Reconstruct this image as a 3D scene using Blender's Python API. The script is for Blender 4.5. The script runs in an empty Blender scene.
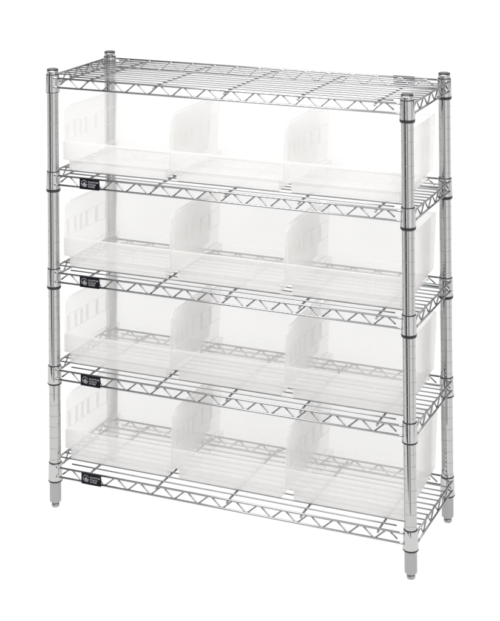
import bpy, bmesh, math, random
from mathutils import Vector, Matrix
random.seed(4)
PI = math.pi
C = bpy.context.scene.collection
sc = bpy.context.scene

# ------------------------------------------------------------------ sizes (metres)
W, D = 0.870, 0.2778            # post centre to post centre
RING = [0.0591 + 0.22737 * k for k in range(5)]   # underside of the collars, bottom shelf first
POST_R = 0.0136
POST_TOP = 1.0215
FLOOR = -0.0018
BIN_H = 0.1500

# ------------------------------------------------------------------ materials
def new_mat(name):
    m = bpy.data.materials.new(name); m.use_nodes = True
    nt = m.node_tree; nt.nodes.clear()
    out = nt.nodes.new('ShaderNodeOutputMaterial')
    return m, nt, out

def metal(name, col, rough, rvar=0.06, scale=60, bump=0.04, bscale=90):
    m, nt, out = new_mat(name)
    b = nt.nodes.new('ShaderNodeBsdfPrincipled')
    tc = nt.nodes.new('ShaderNodeTexCoord')
    n = nt.nodes.new('ShaderNodeTexNoise'); n.inputs['Scale'].default_value = scale; n.inputs['Detail'].default_value = 4
    mr = nt.nodes.new('ShaderNodeMapRange'); mr.inputs['To Min'].default_value = max(.01, rough - rvar); mr.inputs['To Max'].default_value = rough + rvar
    n2 = nt.nodes.new('ShaderNodeTexNoise'); n2.inputs['Scale'].default_value = bscale; n2.inputs['Detail'].default_value = 3
    bp = nt.nodes.new('ShaderNodeBump'); bp.inputs['Strength'].default_value = bump; bp.inputs['Distance'].default_value = .002
    L = nt.links.new
    L(tc.outputs['Object'], n.inputs['Vector']); L(tc.outputs['Object'], n2.inputs['Vector'])
    L(n.outputs['Fac'], mr.inputs['Value']); L(mr.outputs['Result'], b.inputs['Roughness'])
    L(n2.outputs['Fac'], bp.inputs['Height']); L(bp.outputs['Normal'], b.inputs['Normal'])
    b.inputs['Base Color'].default_value = (*col, 1); b.inputs['Metallic'].default_value = 1
    L(b.outputs[0], out.inputs[0])
    return m

def plain(name, col, rough=.4, metallic=0, var=.15, scale=40):
    m, nt, out = new_mat(name)
    b = nt.nodes.new('ShaderNodeBsdfPrincipled')
    tc = nt.nodes.new('ShaderNodeTexCoord')
    n = nt.nodes.new('ShaderNodeTexNoise'); n.inputs['Scale'].default_value = scale
    mx = nt.nodes.new('ShaderNodeMix'); mx.data_type = 'RGBA'
    mx.inputs['A'].default_value = (*[c * (1 - var) for c in col], 1); mx.inputs['B'].default_value = (*[min(1, c * (1 + var)) for c in col], 1)
    L = nt.links.new
    L(tc.outputs['Object'], n.inputs['Vector']); L(n.outputs['Fac'], mx.inputs['Factor']); L(mx.outputs['Result'], b.inputs['Base Color'])
    b.inputs['Roughness'].default_value = rough; b.inputs['Metallic'].default_value = metallic
    L(b.outputs[0], out.inputs[0])
    return m

def clear_plastic(name, HAZE_MIN, HAZE_EDGE):
    # thin milky polypropylene: most light passes straight, a little is scattered or mirrored
    m, nt, out = new_mat(name); L = nt.links.new
    tr = nt.nodes.new('ShaderNodeBsdfTransparent'); tr.inputs[0].default_value = (.985, .983, .982, 1)
    df = nt.nodes.new('ShaderNodeBsdfDiffuse'); df.inputs[0].default_value = (.90, .893, .885, 1)
    tl = nt.nodes.new('ShaderNodeBsdfTranslucent'); tl.inputs[0].default_value = (.90, .893, .885, 1)
    ml = nt.nodes.new('ShaderNodeMixShader'); ml.inputs[0].default_value = .66
    L(df.outputs[0], ml.inputs[1]); L(tl.outputs[0], ml.inputs[2])
    tc = nt.nodes.new('ShaderNodeTexCoord')
    n = nt.nodes.new('ShaderNodeTexNoise'); n.inputs['Scale'].default_value = 14; n.inputs['Detail'].default_value = 3
    L(tc.outputs['Object'], n.inputs['Vector'])
    lw = nt.nodes.new('ShaderNodeLayerWeight'); lw.inputs['Blend'].default_value = .35
    mr = nt.nodes.new('ShaderNodeMapRange'); mr.inputs['To Min'].default_value = HAZE_MIN; mr.inputs['To Max'].default_value = HAZE_MIN + .04
    L(n.outputs['Fac'], mr.inputs['Value'])
    ad = nt.nodes.new('ShaderNodeMath'); ad.operation = 'MULTIPLY_ADD'; ad.use_clamp = True
    L(lw.outputs['Facing'], ad.inputs[0]); ad.inputs[1].default_value = HAZE_EDGE; L(mr.outputs['Result'], ad.inputs[2])
    m1 = nt.nodes.new('ShaderNodeMixShader')
    L(ad.outputs[0], m1.inputs[0]); L(tr.outputs[0], m1.inputs[1]); L(ml.outputs[0], m1.inputs[2])
    gl = nt.nodes.new('ShaderNodeBsdfGlossy'); gl.inputs['Roughness'].default_value = .16; gl.inputs[0].default_value = (1, 1, 1, 1)
    fr = nt.nodes.new('ShaderNodeFresnel'); fr.inputs['IOR'].default_value = 1.35
    geo = nt.nodes.new('ShaderNodeNewGeometry')
    fm = nt.nodes.new('ShaderNodeMath'); fm.operation = 'SUBTRACT'; fm.inputs[0].default_value = 1
    L(geo.outputs['Backfacing'], fm.inputs[1])
    f2 = nt.nodes.new('ShaderNodeMath'); f2.operation = 'MULTIPLY'; L(fr.outputs[0], f2.inputs[0]); L(fm.outputs[0], f2.inputs[1])
    m2 = nt.nodes.new('ShaderNodeMixShader')
    L(f2.outputs[0], m2.inputs[0]); L(m1.outputs[0], m2.inputs[1]); L(gl.outputs[0], m2.inputs[2])
    L(m2.outputs[0], out.inputs[0])
    return m

M_post = metal('polished_chrome', (.485, .491, .479), .045, .02, 30, .03, 25)
M_stub = metal('post_end_dimmed_chrome', (.37, .372, .368), .26, .05)  # same chrome tube, darker and duller: a dimmer reflection put into the colour
M_groove = metal('dull_groove', (.40, .40, .40), .5)
M_collar = metal('chrome_collar', (.52, .525, .515), .10, .05, 70, .10, 120)
M_wire = metal('chrome_wire', (.32, .32, .325), .34, .06, 80, .05, 200)
M_zig = metal('chrome_zigzag_wire', (.34, .34, .345), .26, .06, 80, .05, 200)
M_foot = metal('zinc_foot', (.36, .36, .36), .3)
M_black = plain('black_plastic', (.012, .012, .013), .35)
M_cap = plain('black_cap', (.02, .02, .024), .22)
M_plate = plain('black_label', (.004, .004, .006), .4)
for _m in (M_plate,):
    [n for n in _m.node_tree.nodes if n.type == 'BSDF_PRINCIPLED'][0].inputs['Specular IOR Level'].default_value = .12
M_ink = plain('silver_print', (.20, .20, .215), .5)
M_back = plain('grey_label_back', (.09, .09, .105), .45)
M_bin = clear_plastic('milky_clear_plastic', .33, .12)
M_back_wall = clear_plastic('milky_back_plastic', .29, .08)
M_thick = clear_plastic('thick_milky_plastic', .35, .12)

def underlit_white(name):
    # invented translucent white sheet: passes light added below, so shadows wash out
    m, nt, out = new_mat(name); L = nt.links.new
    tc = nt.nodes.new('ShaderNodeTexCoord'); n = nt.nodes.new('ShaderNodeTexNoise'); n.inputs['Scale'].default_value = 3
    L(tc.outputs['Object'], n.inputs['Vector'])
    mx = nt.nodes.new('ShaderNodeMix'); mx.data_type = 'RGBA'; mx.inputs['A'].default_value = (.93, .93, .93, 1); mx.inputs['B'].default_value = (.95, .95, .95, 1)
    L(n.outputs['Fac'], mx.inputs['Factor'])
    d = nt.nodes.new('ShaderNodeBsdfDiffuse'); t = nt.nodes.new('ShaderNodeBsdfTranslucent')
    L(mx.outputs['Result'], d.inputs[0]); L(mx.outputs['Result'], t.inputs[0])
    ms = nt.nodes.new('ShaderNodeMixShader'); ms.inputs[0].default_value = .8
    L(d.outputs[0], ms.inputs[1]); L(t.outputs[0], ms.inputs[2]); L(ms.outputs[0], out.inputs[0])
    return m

# ------------------------------------------------------------------ mesh helpers
class MB:
    def __init__(s): s.bm = bmesh.new(); s.mi = 0
    def quad(s, vs, mi=0):
        f = s.bm.faces.new(vs); f.material_index = mi; return f
    def box(s, x0, x1, y0, y1, z0, z1, mi=0):
        v = [s.bm.verts.new((x, y, z)) for z in (z0, z1) for y in (y0, y1) for x in (x0, x1)]
        for q in ((0, 2, 3, 1), (4, 5, 7, 6), (0, 1, 5, 4), (2, 6, 7, 3), (0, 4, 6, 2), (1, 3, 7, 5)):
            s.quad([v[i] for i in q], mi)
    def tube(s, pts, r, seg=10, mi=0):
        pts = [Vector(p) for p in pts]; n = len(pts); rings = []
        for i, p in enumerate(pts):
            if i == 0: t = (pts[1] - p).normalized(); k = 1
            elif i == n - 1: t = (p - pts[i - 1]).normalized(); k = 1
            else:
                a = (p - pts[i - 1]).normalized(); b = (pts[i + 1] - p).normalized()
                t = (a + b).normalized(); k = 1 / max(.5, t.dot(a))
            if i == 0:
                up = Vector((0, 0, 1)) if abs(t.z) < .9 else Vector((1, 0, 0))
            u = (up - t * up.dot(t))
            if u.length < 1e-4: u = Vector((0, 1, 0)) - t * t.y
            u.normalize(); w = t.cross(u); up = u
            rings.append([s.bm.verts.new(p + (u * math.cos(2 * PI * j / seg) + w * math.sin(2 * PI * j / seg)) * r) for j in range(seg)])
        for a, b in zip(rings, rings[1:]):
            for j in range(seg):
                f = s.quad((a[j], a[(j + 1) % seg], b[(j + 1) % seg], b[j]), mi); f.smooth = True
        s.quad(rings[0][::-1], mi); s.quad(rings[-1], mi)
    def lathe(s, prof, cx=0, cy=0, seg=40, mi=0, smooth=True):
        rings = []
        for r, z in prof:
            rings.append([s.bm.verts.new((cx + r * math.cos(2 * PI * j / seg), cy + r * math.sin(2 * PI * j / seg), z)) for j in range(seg)])
        for a, b in zip(rings, rings[1:]):
            for j in range(seg):
                f = s.quad((a[j], a[(j + 1) % seg], b[(j + 1) % seg], b[j]), mi); f.smooth = smooth
        s.quad(rings[0][::-1], mi); s.quad(rings[-1], mi)
        for i in range(len(prof)):
            if 0 < i < len(prof) - 1:
                a0 = math.atan2(prof[i][1] - prof[i - 1][1], prof[i][0] - prof[i - 1][0]); a1 = math.atan2(prof[i + 1][1] - prof[i][1], prof[i + 1][0] - prof[i][0])
                d = abs((a1 - a0 + PI) % (2 * PI) - PI)
                if d < math.radians(14): continue
            for j in range(seg):
                e = s.bm.edges.get((rings[i][j], rings[i][(j + 1) % seg]))
                if e: e.smooth = False
    def plate(s, poly, axis, a, b, mi=0):
        # poly of (u, v); axis 'x' -> (a|b, u, v); axis 'y' -> (u, a|b, v)
        f = (lambda u, v, w: (w, u, v)) if axis == 'x' else (lambda u, v, w: (u, w, v))
        A = [s.bm.verts.new(f(u, v, a)) for u, v in poly]; B = [s.bm.verts.new(f(u, v, b)) for u, v in poly]
        s.quad(A, mi); s.quad(B[::-1], mi); n = len(poly)
        for i in range(n): s.quad((A[i], B[i], B[(i + 1) % n], A[(i + 1) % n]), mi)
    def build(s, name, mats, parent=None, loc=(0, 0, 0), bevel=0):
        bmesh.ops.recalc_face_normals(s.bm, faces=s.bm.faces)
        me = bpy.data.meshes.new(name); s.bm.to_mesh(me); s.bm.free()
        for m in (mats if isinstance(mats, (list, tuple)) else [mats]): me.materials.append(m)
        o = bpy.data.objects.new(name, me); C.objects.link(o); o.location = loc
        if parent: o.parent = parent
        if bevel:
            b = o.modifiers.new('bevel', 'BEVEL'); b.width = bevel; b.segments = 2; b.limit_method = 'ANGLE'; b.angle_limit = math.radians(40)
            wn = o.modifiers.new('wn', 'WEIGHTED_NORMAL'); wn.keep_sharp = True
        return o

def copy_tree(o, parent=None):
    c = o.copy(); C.objects.link(c)
    if parent: c.parent = parent
    for ch in list(o.children): copy_tree(ch, c)
    return c

# ------------------------------------------------------------------ shelving unit
unit = bpy.data.objects.new('wire_shelving_unit', None); C.objects.link(unit)
unit.location = (W / 2, D / 2, FLOOR)
unit['label'] = 'chrome wire shelving unit with five shelves on four round grooved posts, holding the clear bins'
unit['category'] = 'shelving unit'
U0 = Vector(unit.location)

# posts: origin at the post's foot, in the unit's frame
def make_post():
    mb = MB(); prof = []
    z0 = 0.0105 - FLOOR; top = POST_TOP - FLOOR
    prof += [(POST_R * .80, z0), (POST_R * .93, z0 + .0008), (POST_R, z0 + .003)]
    g = z0 + .0254
    prof += [(POST_R, .060), (POST_R, .061)]
    while g < top - .006:
        if g < .065: g += .0254; continue
        prof += [(POST_R, g - .00045), (POST_R - .00035, g - .0003), (POST_R - .00035, g + .0003), (POST_R, g + .00045)]
        g += .0254
    prof += [(POST_R, top - .0012), (POST_R - .0008, top)]
    mb.lathe(prof, seg=48)
    for f in mb.bm.faces:
        rr = [math.hypot(v.co.x, v.co.y) for v in f.verts]; c = f.calc_center_median()
        if min(rr) < POST_R - .0003 and z0 + .01 < c.z < top - .005: f.material_index = 1
        if c.z < .0605: f.material_index = 2  # lower post faces take the darkened copy of the chrome
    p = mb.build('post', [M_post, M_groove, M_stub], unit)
    c = MB(); c.lathe([(POST_R - .0006, top + .0001), (POST_R + .0001, top + .0008), (POST_R + .0001, top + .0022), (POST_R - .001, top + .0036), (POST_R * .72, top + .0046), (POST_R * .3, top + .0051), (.0004, top + .0052)], seg=40)
    c.build('post_cap', M_cap, p)
    f = MB()
    f.lathe([(.0060, .0), (.0082, .0010), (.0092, .0030), (.0094, .0062), (.0086, .0084), (.0070, .0092), (.0066, .0125)], seg=32)
    f.build('levelling_foot', M_foot, p)
    return p
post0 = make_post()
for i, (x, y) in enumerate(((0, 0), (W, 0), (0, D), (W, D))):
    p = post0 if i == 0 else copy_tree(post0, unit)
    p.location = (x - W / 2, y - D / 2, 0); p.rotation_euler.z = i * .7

T_BOT, T_TOP = .0155, .0370      # truss wires above the collar's underside
TY, TX = .0115, .0130            # truss wires stand this far outside the post centres
DECK = .0374
XB = [.095 + .1765 * k for k in range(5)]
WR = .0022

def zigzag(mb, axis, off, start, pitch, n, lo, hi, L, r=.0018):
    """continuous bent wire between the two truss wires, with a cut stub at both ends"""
    def P(t, z): return (t, off, z) if axis == 'x' else (off, t, z)
    pts = [P(start - pitch * .36, hi - (hi - lo) * .70)]
    for k in range(n):
        a = start + pitch * k
        pts += [P(a - .0030, hi - .0008), P(a + .0030, hi - .0008)]
        if k < n - 1:
            b = a + pitch / 2
            pts += [P(b - .0030, lo + .0008), P(b + .0030, lo + .0008)]
    pts.append(P(start + pitch * (n - 1) + pitch * .36, hi - (hi - lo) * .70))
    mb.tube(pts, r, 8)

def make_shelf():
    mb = MB()                                     # deck: wires running the length of the shelf
    n = 11
    for k in range(n):
        y = .0165 + (D - .033) * k / (n - 1)
        x0, x1 = (-TX - .002, W + TX + .002) if 0 < k < n - 1 else (.036, W - .036)
        pts = [(x0 + (x1 - x0) * t / 6, y + random.uniform(-.0003, .0003), DECK + (random.uniform(-.0003, .0003) if 0 < t < 6 else 0)) for t in range(7)]
        mb.tube(pts, .00162, 8)
    s = mb.build('wire_shelf', M_wire, unit)
    for off, nm in ((-TY, 'front_truss'), (D + TY, 'back_truss')):
        t = MB()
        t.tube([(.010, off, T_TOP), (W - .010, off, T_TOP)], WR, 10)
        t.tube([(.010, off, T_BOT), (W - .010, off, T_BOT)], WR, 10)
        zigzag(t, 'x', off + (.0026 if off < 0 else -.0026), .0472, .05958, 14, T_BOT, T_TOP, W)
        t.build(nm, M_zig, s)
    for off in (-TX, W + TX):
        t = MB()
        t.tube([(off, .006, T_TOP), (off, D - .006, T_TOP)], WR, 10)
        t.tube([(off, .006, T_BOT), (off, D - .006, T_BOT)], WR, 10)
        zigzag(t, 'y', off + (.0026 if off < 0 else -.0026), .0300, .0545, 5, T_BOT, T_TOP, D)
        t.build('side_truss', M_zig, s)
    for x in XB:
        t = MB(); z = DECK - .0041
        t.tube([(x, -TY - .0015, z - .0038), (x, -TY + .0045, z - .0012), (x, .012, z), (x, D / 2, z), (x, D - .012, z), (x, D + TY - .0045, z - .0012), (x, D + TY + .0015, z - .0038)], .0025, 10)
        t.build('cross_bar', M_zig, s)
    return s

def make_collar(s, x, y, black, hh=1.0):
    c = MB()
    ro = .0160
    c.lathe([(POST_R + .0003, .0030), (ro + .0004, .0032), (ro + .0007, .0050), (ro, .024), (ro - .0004, .0405), (ro - .0009, .0428), (POST_R + .0004, .0432)], seg=48)
    sx = 1 if x > W / 2 else -1; sy = 1 if y > D / 2 else -1
    # weld blobs where the truss wires run into the collar
    for z in (T_BOT, T_TOP):
        c.tube([(-sx * .0125, sy * (TY + .0006), z), (-sx * .0195, sy * TY, z)], .0027, 8)
        c.tube([(sx * (TX + .0006), -sy * .0095, z), (sx * TX, -sy * .0165, z)], .0027, 8)
    o = c.build('collar', M_collar, s, (x, y, 0))
    k = MB()
    if black:
        k.lathe([(POST_R + .0002, .0029 - .0071 * hh), (ro - .0004, .0029 - .0067 * hh), (ro + .0007, .0029 - .0045 * hh), (ro + .0008, .0029), (POST_R + .0002, .0029)], seg=40)
    else:
        k.lathe([(POST_R + .0002, .0014), (ro - .0002, .0016), (ro, .0029), (POST_R + .0002, .0029)], seg=40)
    k.build('clip_ring', M_black, s, (x, y, 0))
    k = MB()
    k.lathe([(POST_R + .0002, .0433), (POST_R + .0014, .0434), (POST_R + .0013, .0446), (POST_R + .0002, .0449)], seg=40)
    k.build('clip_ring', M_black, s, (x, y, 0))

def text_mesh(body, size, x, z, bold=0):
    cu = bpy.data.curves.new('t', 'FONT'); cu.body = body; cu.size = size; cu.offset = bold; cu.resolution_u = 3
    to = bpy.data.objects.new('t', cu); C.objects.link(to)
    bpy.context.view_layer.update()
    dg = bpy.context.evaluated_depsgraph_get()
    me = bpy.data.meshes.new_from_object(to.evaluated_get(dg))
    out = ([(v.co.x + x, v.co.y + z) for v in me.vertices], [list(p.vertices) for p in me.polygons])
    bpy.data.objects.remove(to); bpy.data.curves.remove(cu); bpy.data.meshes.remove(me)
    return out

def make_label(s):
    w, h = .0510, .0250
    mb = MB()
    mb.box(0, w, -.0012, .0012, 0, h, 0)
    mb.box(.0008, .0030, .0012, .0040, h * .35, h * .65, 0); mb.box(w - .003, w - .0008, .0012, .0040, h * .35, h * .65, 0)
    yf = -.0013
    def flat(poly, y=yf, mi=1):
        vs = [mb.bm.verts.new((px, y, pz)) for px, pz in poly]; mb.quad(vs, mi)
    # round emblem: broken ring over a diamond
    cx, cz = .0120, .0138
    for a0, a1 in ((20, 150), (165, 250), (290, 350)):
        N = 8
        for k in range(N):
            a, b = [math.radians(a0 + (a1 - a0) * q / N) for q in (k, k + 1)]
            flat([(cx + math.cos(a) * .0082, cz + math.sin(a) * .0078), (cx + math.cos(b) * .0082, cz + math.sin(b) * .0078), (cx + math.cos(b) * .0066, cz + math.sin(b) * .0062), (cx + math.cos(a) * .0066, cz + math.sin(a) * .0062)])
    flat([(cx + .0005, cz - .0095), (cx + .0058, cz - .0022), (cx + .0005, cz + .0036), (cx - .0050, cz - .0022)])
    flat([(cx + .0045, cz - .0085), (cx + .0062, cz - .0072), (cx + .0045, cz - .0048), (cx + .0030, cz - .0064)])
    for body, size, z in (('QUANTUM', .0053, .0158), ('STORAGE', .0046, .0103), ('SYSTEMS', .0046, .0052)):
        V, F = text_mesh(body, size, .0222, z, .00018)
        vs = [mb.bm.verts.new((a, yf, b)) for a, b in V]
        for f in F:
            try: mb.quad([vs[i] for i in f], 1)
            except ValueError: pass
    # keep the print facing forward: build without flipping
    me = bpy.data.meshes.new('label_plate')
    bmesh.ops.recalc_face_normals(mb.bm, faces=[f for f in mb.bm.faces if f.material_index == 0])
    mb.bm.to_mesh(me); mb.bm.free(); me.materials.append(M_plate); me.materials.append(M_ink)
    o = bpy.data.objects.new('label_plate', me); C.objects.link(o); o.parent = s
    o.location = (.0795, -TY - .0035, .0130)
    return o

def place_shelf(s, k):
    s.location = (-W / 2, -D / 2, RING[k] - FLOOR)
    for x in (0, W):
        for y in (0, D):
            make_collar(s, x, y, not (k == 4 and x == 0), .55 if k < 2 else 1.0)
shelf0 = make_shelf()
shelves = [shelf0] + [copy_tree(shelf0, unit) for k in range(4)]
lab = None
for k, s in enumerate(shelves):
    place_shelf(s, k)
    if k < 4:
        if lab is None: lab = make_label(s)
        else:
            l2 = lab.copy(); C.objects.link(l2); l2.parent = s; l2.location.x += random.uniform(-.0008, .0008); l2.rotation_euler.y = math.radians(random.uniform(-.8, .8))
    else:
        b = MB(); b.box(0, .0510, 0, .0022, 0, .0250, 0)
        b.build('label_plate', M_back, s, (.7435, D + TY + .0025, .0152))['label'] = 'plain grey back of a label plate'

# ------------------------------------------------------------------ bins
BW, PITCH, BD = .2818, .2836, .2520
TH = .0024
def arc(cx, cz, r, a0, a1, n=5):
    return [(cx + r * math.cos(math.radians(a0 + (a1 - a0) * i / n)), cz + r * math.sin(math.radians(a0 + (a1 - a0) * i / n))) for i in range(n + 1)]

def make_bin():
    """origin at the middle of the base, front at -y"""
    root = bpy.data.objects.new('storage_bin', None); C.objects.link(root)
    x0, x1 = -BW / 2, BW / 2
    y0 = -BD / 2                    # plane of the front lip
    IN = .0130                      # base is set in at the sides
    FY = .0045                      # and at the front
    ST = .0245                       # height of the step
    yb = BD / 2
    for sgn in (-1, 1):
        xo = x0 if sgn < 0 else x1
        w = MB()
        # upper wall: tall side with a cut front corner, leaning back a little
        outer = [(y0 + .0005, ST), (yb - .0085, ST), (yb - .0004, BIN_H - .006), (yb - .003, BIN_H - .0012), (yb - .008, BIN_H),
                 (y0 + .028, BIN_H), (y0 + .023, BIN_H - .0010), (y0 + .0100, BIN_H - .0085), (y0 + .0072, BIN_H - .0115), (y0 + .0058, BIN_H - .0160), (y0 + .0012, .070), (y0 + .0005, .064)]
        w.plate(outer, 'x', xo, xo - sgn * TH)
        # rolled top rim and the front edge of the wall
        w.box(min(xo - sgn * TH, xo - sgn * .0040), max(xo - sgn * TH, xo - sgn * .0040), y0 + .030, yb - .010, BIN_H - .0032, BIN_H - .0004)
        # divider slots: a band of raised pads between two rails on the inside
        xi = xo - sgn * TH
        def strip(ya, yc, za, zb, t=.0012):
            xg = xi - sgn * .0003; w.box(min(xg, xg - sgn * t), max(xg, xg - sgn * t), ya, yc, za, zb)
        for yy in (.0135, .0470, .0731, .0996, .1459, .1927):
            strip(y0 + yy - .0052, y0 + yy + .0062, .0715, .1065, .0010)
        strip(y0 + .010, yb - .009, .1079, .1089, .0014)
        strip(y0 + .004, yb - .0095, .0692, .0702, .0018)
        # step and lower wall
        xs = xo - sgn * IN
        w.plate([(y0 + FY + .002, .0022), (yb - .0108, .0022), (yb - .0092, ST - .0002), (y0 + FY, ST - .0002)], 'x', xs, xs - sgn * TH)
        w.box(min(xo - sgn * .0002, xs - sgn * TH), max(xo - sgn * .0002, xs - sgn * TH), y0 + FY - .001, yb - .0095, ST - .0001, ST + .0020)
        w.build('side_wall', M_bin, root, bevel=.0004)
    f = MB()
    xa, xb = x0 + TH + .0002, x1 - TH - .0002
    f.plate([(x0 + .0001, ST + .0003), (x1 - .0001, ST + .0003), (x1 - .0001, .0670), (x1 - .0016, .0685), (x0 + .0016, .0685), (x0 + .0001, .0670)], 'y', y0, y0 - .0024)
    f.box(xa + .001, xb - .001, y0 + .0001, y0 + .0042, .0662, .0680)          # rolled lip edge
    f.box(xa, xb, y0 + .0002, y0 + FY - .0001, ST, ST + .0020)                 # step ledge
    f.plate([(x0 + IN + .0003, .0024), (x1 - IN - .0003, .0024), (x1 - IN - .0003, ST - .0004), (x0 + IN + .0003, ST - .0004)], 'y', y0 + FY - .0004, y0 + FY - .0028)
    for t in (.245, .335, .655, .745):                                          # card holder rails
        xx = x0 + BW * t
        f.box(xx - .0006, xx + .0006, y0 - .0033, y0 - .00245, ST + .003, .0655)
    f.build('front_panel', M_thick, root, bevel=.0004)
    b = MB()
    # back wall leans: wide above the step, narrow below
    def slab(za, zb, ya, yc, xl, xr):
        v = [b.bm.verts.new(p) for p in ((xl, ya, za), (xr, ya, za), (xr, yc, zb), (xl, yc, zb), (xl, ya - TH, za), (xr, ya - TH, za), (xr, yc - TH, zb), (xl, yc - TH, zb))]
        for q in ((0, 1, 2, 3), (7, 6, 5, 4), (0, 4, 5, 1), (1, 5, 6, 2), (2, 6, 7, 3), (3, 7, 4, 0)): b.quad([v[i] for i in q])
    slab(ST + .0022, BIN_H - .001, yb - .0087, yb - .0010, xa, xb)
    slab(.0024, ST + .0018, yb - .0112, yb - .0097, x0 + IN + TH + .0002, x1 - IN - TH - .0002)
    b.box(xa, xb, yb - .0078, yb - .0036, BIN_H - .0030, BIN_H - .0012)
    b.build('back_wall', M_back_wall, root, bevel=.0004)
    g = MB(); g.box(x0 + IN, x1 - IN, y0 + FY - .001, yb - .0105, 0, .0021)
    g.build('base', M_thick, root)
    # draft of the mould: the bin narrows towards its back, and its back leans in towards the base
    for ch in root.children:
        for v in ch.data.vertices:
            t = max(0, min(1, (v.co.y - y0) / BD)); h = max(0, 1 - v.co.z / BIN_H)
            v.co.x *= 1 - t * .0180 / BW
            v.co.x *= 1 - h * .0030 / BW
            v.co.y -= t * h * .0150
    return root

rows = ['on the bottom shelf, just above the feet', 'on the second shelf from the bottom', 'on the middle of the five shelves', 'in the uppermost row, under the empty top shelf']
cols = ['leftmost', 'centre', 'rightmost']
extra = {0: 'beside the front left post', 1: 'between its two neighbours', 2: 'beside the front right post'}
bin0 = make_bin()
first = True
for r in range(4):
    for c in range(3):
        o = bin0 if first else copy_tree(bin0)
        first = False
        jx = random.uniform(-.0006, .0006) if c == 1 else 0
        o.location = (.0062 + PITCH * c + BW / 2 + jx, .0350 + BD / 2 + (random.uniform(-.0012, 0)), RING[r] + DECK + .0019)
        o.rotation_euler.z = math.radians(random.uniform(-.22, .22))
        o['label'] = '%s milky clear plastic bin %s' % (cols[c], rows[r])
        o['category'] = 'storage bin'
        o['group'] = 'clear bins standing in rows of three on the shelves'

# ------------------------------------------------------------------ white studio floor
FW = Vector((-.3996, .9167, 0)); RT = Vector((.9167, .3996, 0)); O = Vector((.435, .14, 0))
def P(r, f, z): return tuple(O + RT * r + FW * f + Vector((0, 0, z)))
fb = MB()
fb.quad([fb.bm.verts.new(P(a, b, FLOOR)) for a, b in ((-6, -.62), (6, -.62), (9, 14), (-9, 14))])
fo = fb.build('floor', underlit_white('underlit_floor_white')); fo['kind'] = 'structure'  # added sheet, glows from below to hide shadows

l = bpy.data.lights.new('added_fill_light', 'AREA'); l.shape = 'RECTANGLE'; l.size = 2.2; l.size_y = .9; l.energy = 49
lo = bpy.data.objects.new('added_fill_light', l); C.objects.link(lo); lo.location = P(-.25, -.80, 1.98)  # unseen area lamp, added to brighten front panels and the upper bins
lo.rotation_euler = (Vector(P(0, .1, .75)) - Vector(lo.location)).to_track_quat('-Z', 'Y').to_euler()

w = bpy.data.worlds.new('World'); sc.world = w; w.use_nodes = True
nt = w.node_tree; nt.nodes.clear(); L = nt.links.new
out = nt.nodes.new('ShaderNodeOutputWorld'); bg = nt.nodes.new('ShaderNodeBackground'); L(bg.outputs[0], out.inputs[0])
tc = nt.nodes.new('ShaderNodeTexCoord')
mp = nt.nodes.new('ShaderNodeMapping'); mp.vector_type = 'TEXTURE'
# after this the camera side lies at azimuth 0 of (x, y)
mp.inputs['Rotation'].default_value = (0, 0, math.atan2(-FW.y, -FW.x))
L(tc.outputs['Generated'], mp.inputs['Vector'])
sp = nt.nodes.new('ShaderNodeSeparateXYZ'); L(mp.outputs[0], sp.inputs[0])
at = nt.nodes.new('ShaderNodeMath'); at.operation = 'ARCTAN2'; L(sp.outputs['Y'], at.inputs[0]); L(sp.outputs['X'], at.inputs[1])
mr = nt.nodes.new('ShaderNodeMapRange'); mr.inputs['From Min'].default_value = -PI; mr.inputs['From Max'].default_value = PI
L(at.outputs[0], mr.inputs['Value'])
cr = nt.nodes.new('ShaderNodeValToRGB'); L(mr.outputs['Result'], cr.inputs[0])
# azimuth in degrees seen from the unit: 0 = camera, + = to the camera's right
bands = [(-180, 1.0), (-152, 1.0), (-148, .10), (-130, .10), (-124, .40), (-95, .80), (-70, .55), (-54, .40), (-51, .02), (-36, .02), (-33, 1.15),
         (-16, .95), (-12, .20), (-6, .20), (-2, .75), (14, 1.15), (45, 1.15), (62, .70), (90, .85), (112, .45), (118, .10), (146, .10), (151, 1.0), (180, 1.0)]
els = cr.color_ramp.elements
while len(els) > 1: els.remove(els[-1])
els[0].position = 0; els[0].color = (1, 1, 1, 1)
for a, v in bands[1:]:
    e = els.new((a + 180) / 360); e.color = (v * 1.0, v * 1.0, v * 1.01, 1)
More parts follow.
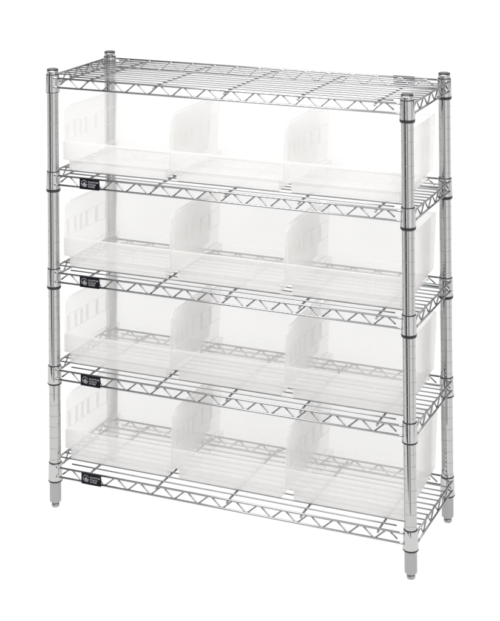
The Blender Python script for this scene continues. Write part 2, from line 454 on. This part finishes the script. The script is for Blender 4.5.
# overhead the room is an even pale ceiling
zr = nt.nodes.new('ShaderNodeMapRange'); zr.inputs['From Min'].default_value = .45; zr.inputs['From Max'].default_value = .75; L(sp.outputs['Z'], zr.inputs['Value'])
mx = nt.nodes.new('ShaderNodeMix'); mx.data_type = 'RGBA'; L(zr.outputs['Result'], mx.inputs['Factor']); L(cr.outputs['Color'], mx.inputs['A']); mx.inputs['B'].default_value = (1.1, 1.1, 1.1, 1)
# brightness added from below so the translucent floor glows evenly white
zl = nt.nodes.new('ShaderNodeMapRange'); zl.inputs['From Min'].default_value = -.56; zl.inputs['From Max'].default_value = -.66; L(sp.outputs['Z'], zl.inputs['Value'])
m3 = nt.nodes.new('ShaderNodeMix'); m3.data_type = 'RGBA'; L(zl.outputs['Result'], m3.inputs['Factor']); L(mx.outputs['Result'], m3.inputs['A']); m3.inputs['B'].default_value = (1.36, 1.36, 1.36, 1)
L(m3.outputs['Result'], bg.inputs['Color']); bg.inputs['Strength'].default_value = 1.05

# ------------------------------------------------------------------ camera (shift lens, level)
cd = bpy.data.cameras.new('camera'); cam = bpy.data.objects.new('camera', cd); C.objects.link(cam); sc.camera = cam
tx, ty, tz, yaw, pit, rol, fpx, sy = 1.86263817, -3.10031208, 1.63226365, -0.41103927, 0.00413474, -0.00748107, 1523.98898, -507.790867
fwd = Vector((math.sin(yaw) * math.cos(pit), math.cos(yaw) * math.cos(pit), math.sin(pit)))
r_ = fwd.cross(Vector((0, 0, 1))).normalized(); u_ = r_.cross(fwd)
r2 = r_ * math.cos(rol) + u_ * math.sin(rol); u2 = -r_ * math.sin(rol) + u_ * math.cos(rol)
m = Matrix((( r2.x, u2.x, -fwd.x, tx), (r2.y, u2.y, -fwd.y, ty), (r2.z, u2.z, -fwd.z, tz), (0, 0, 0, 1)))
cam.matrix_world = m
cd.sensor_fit = 'VERTICAL'; cd.sensor_height = 24.0; cd.lens = 24.0 * fpx / 621
cd.shift_y = sy / 621; cd.clip_start = .05; cd.clip_end = 100

sc.view_settings.view_transform = 'Standard'; sc.view_settings.look = 'None'; sc.view_settings.gamma = 1
sc.view_settings.exposure = 0
sc.cycles.max_bounces = 12; sc.cycles.transparent_max_bounces = 96; sc.cycles.diffuse_bounces = 5; sc.cycles.glossy_bounces = 6
sc.cycles.transmission_bounces = 8
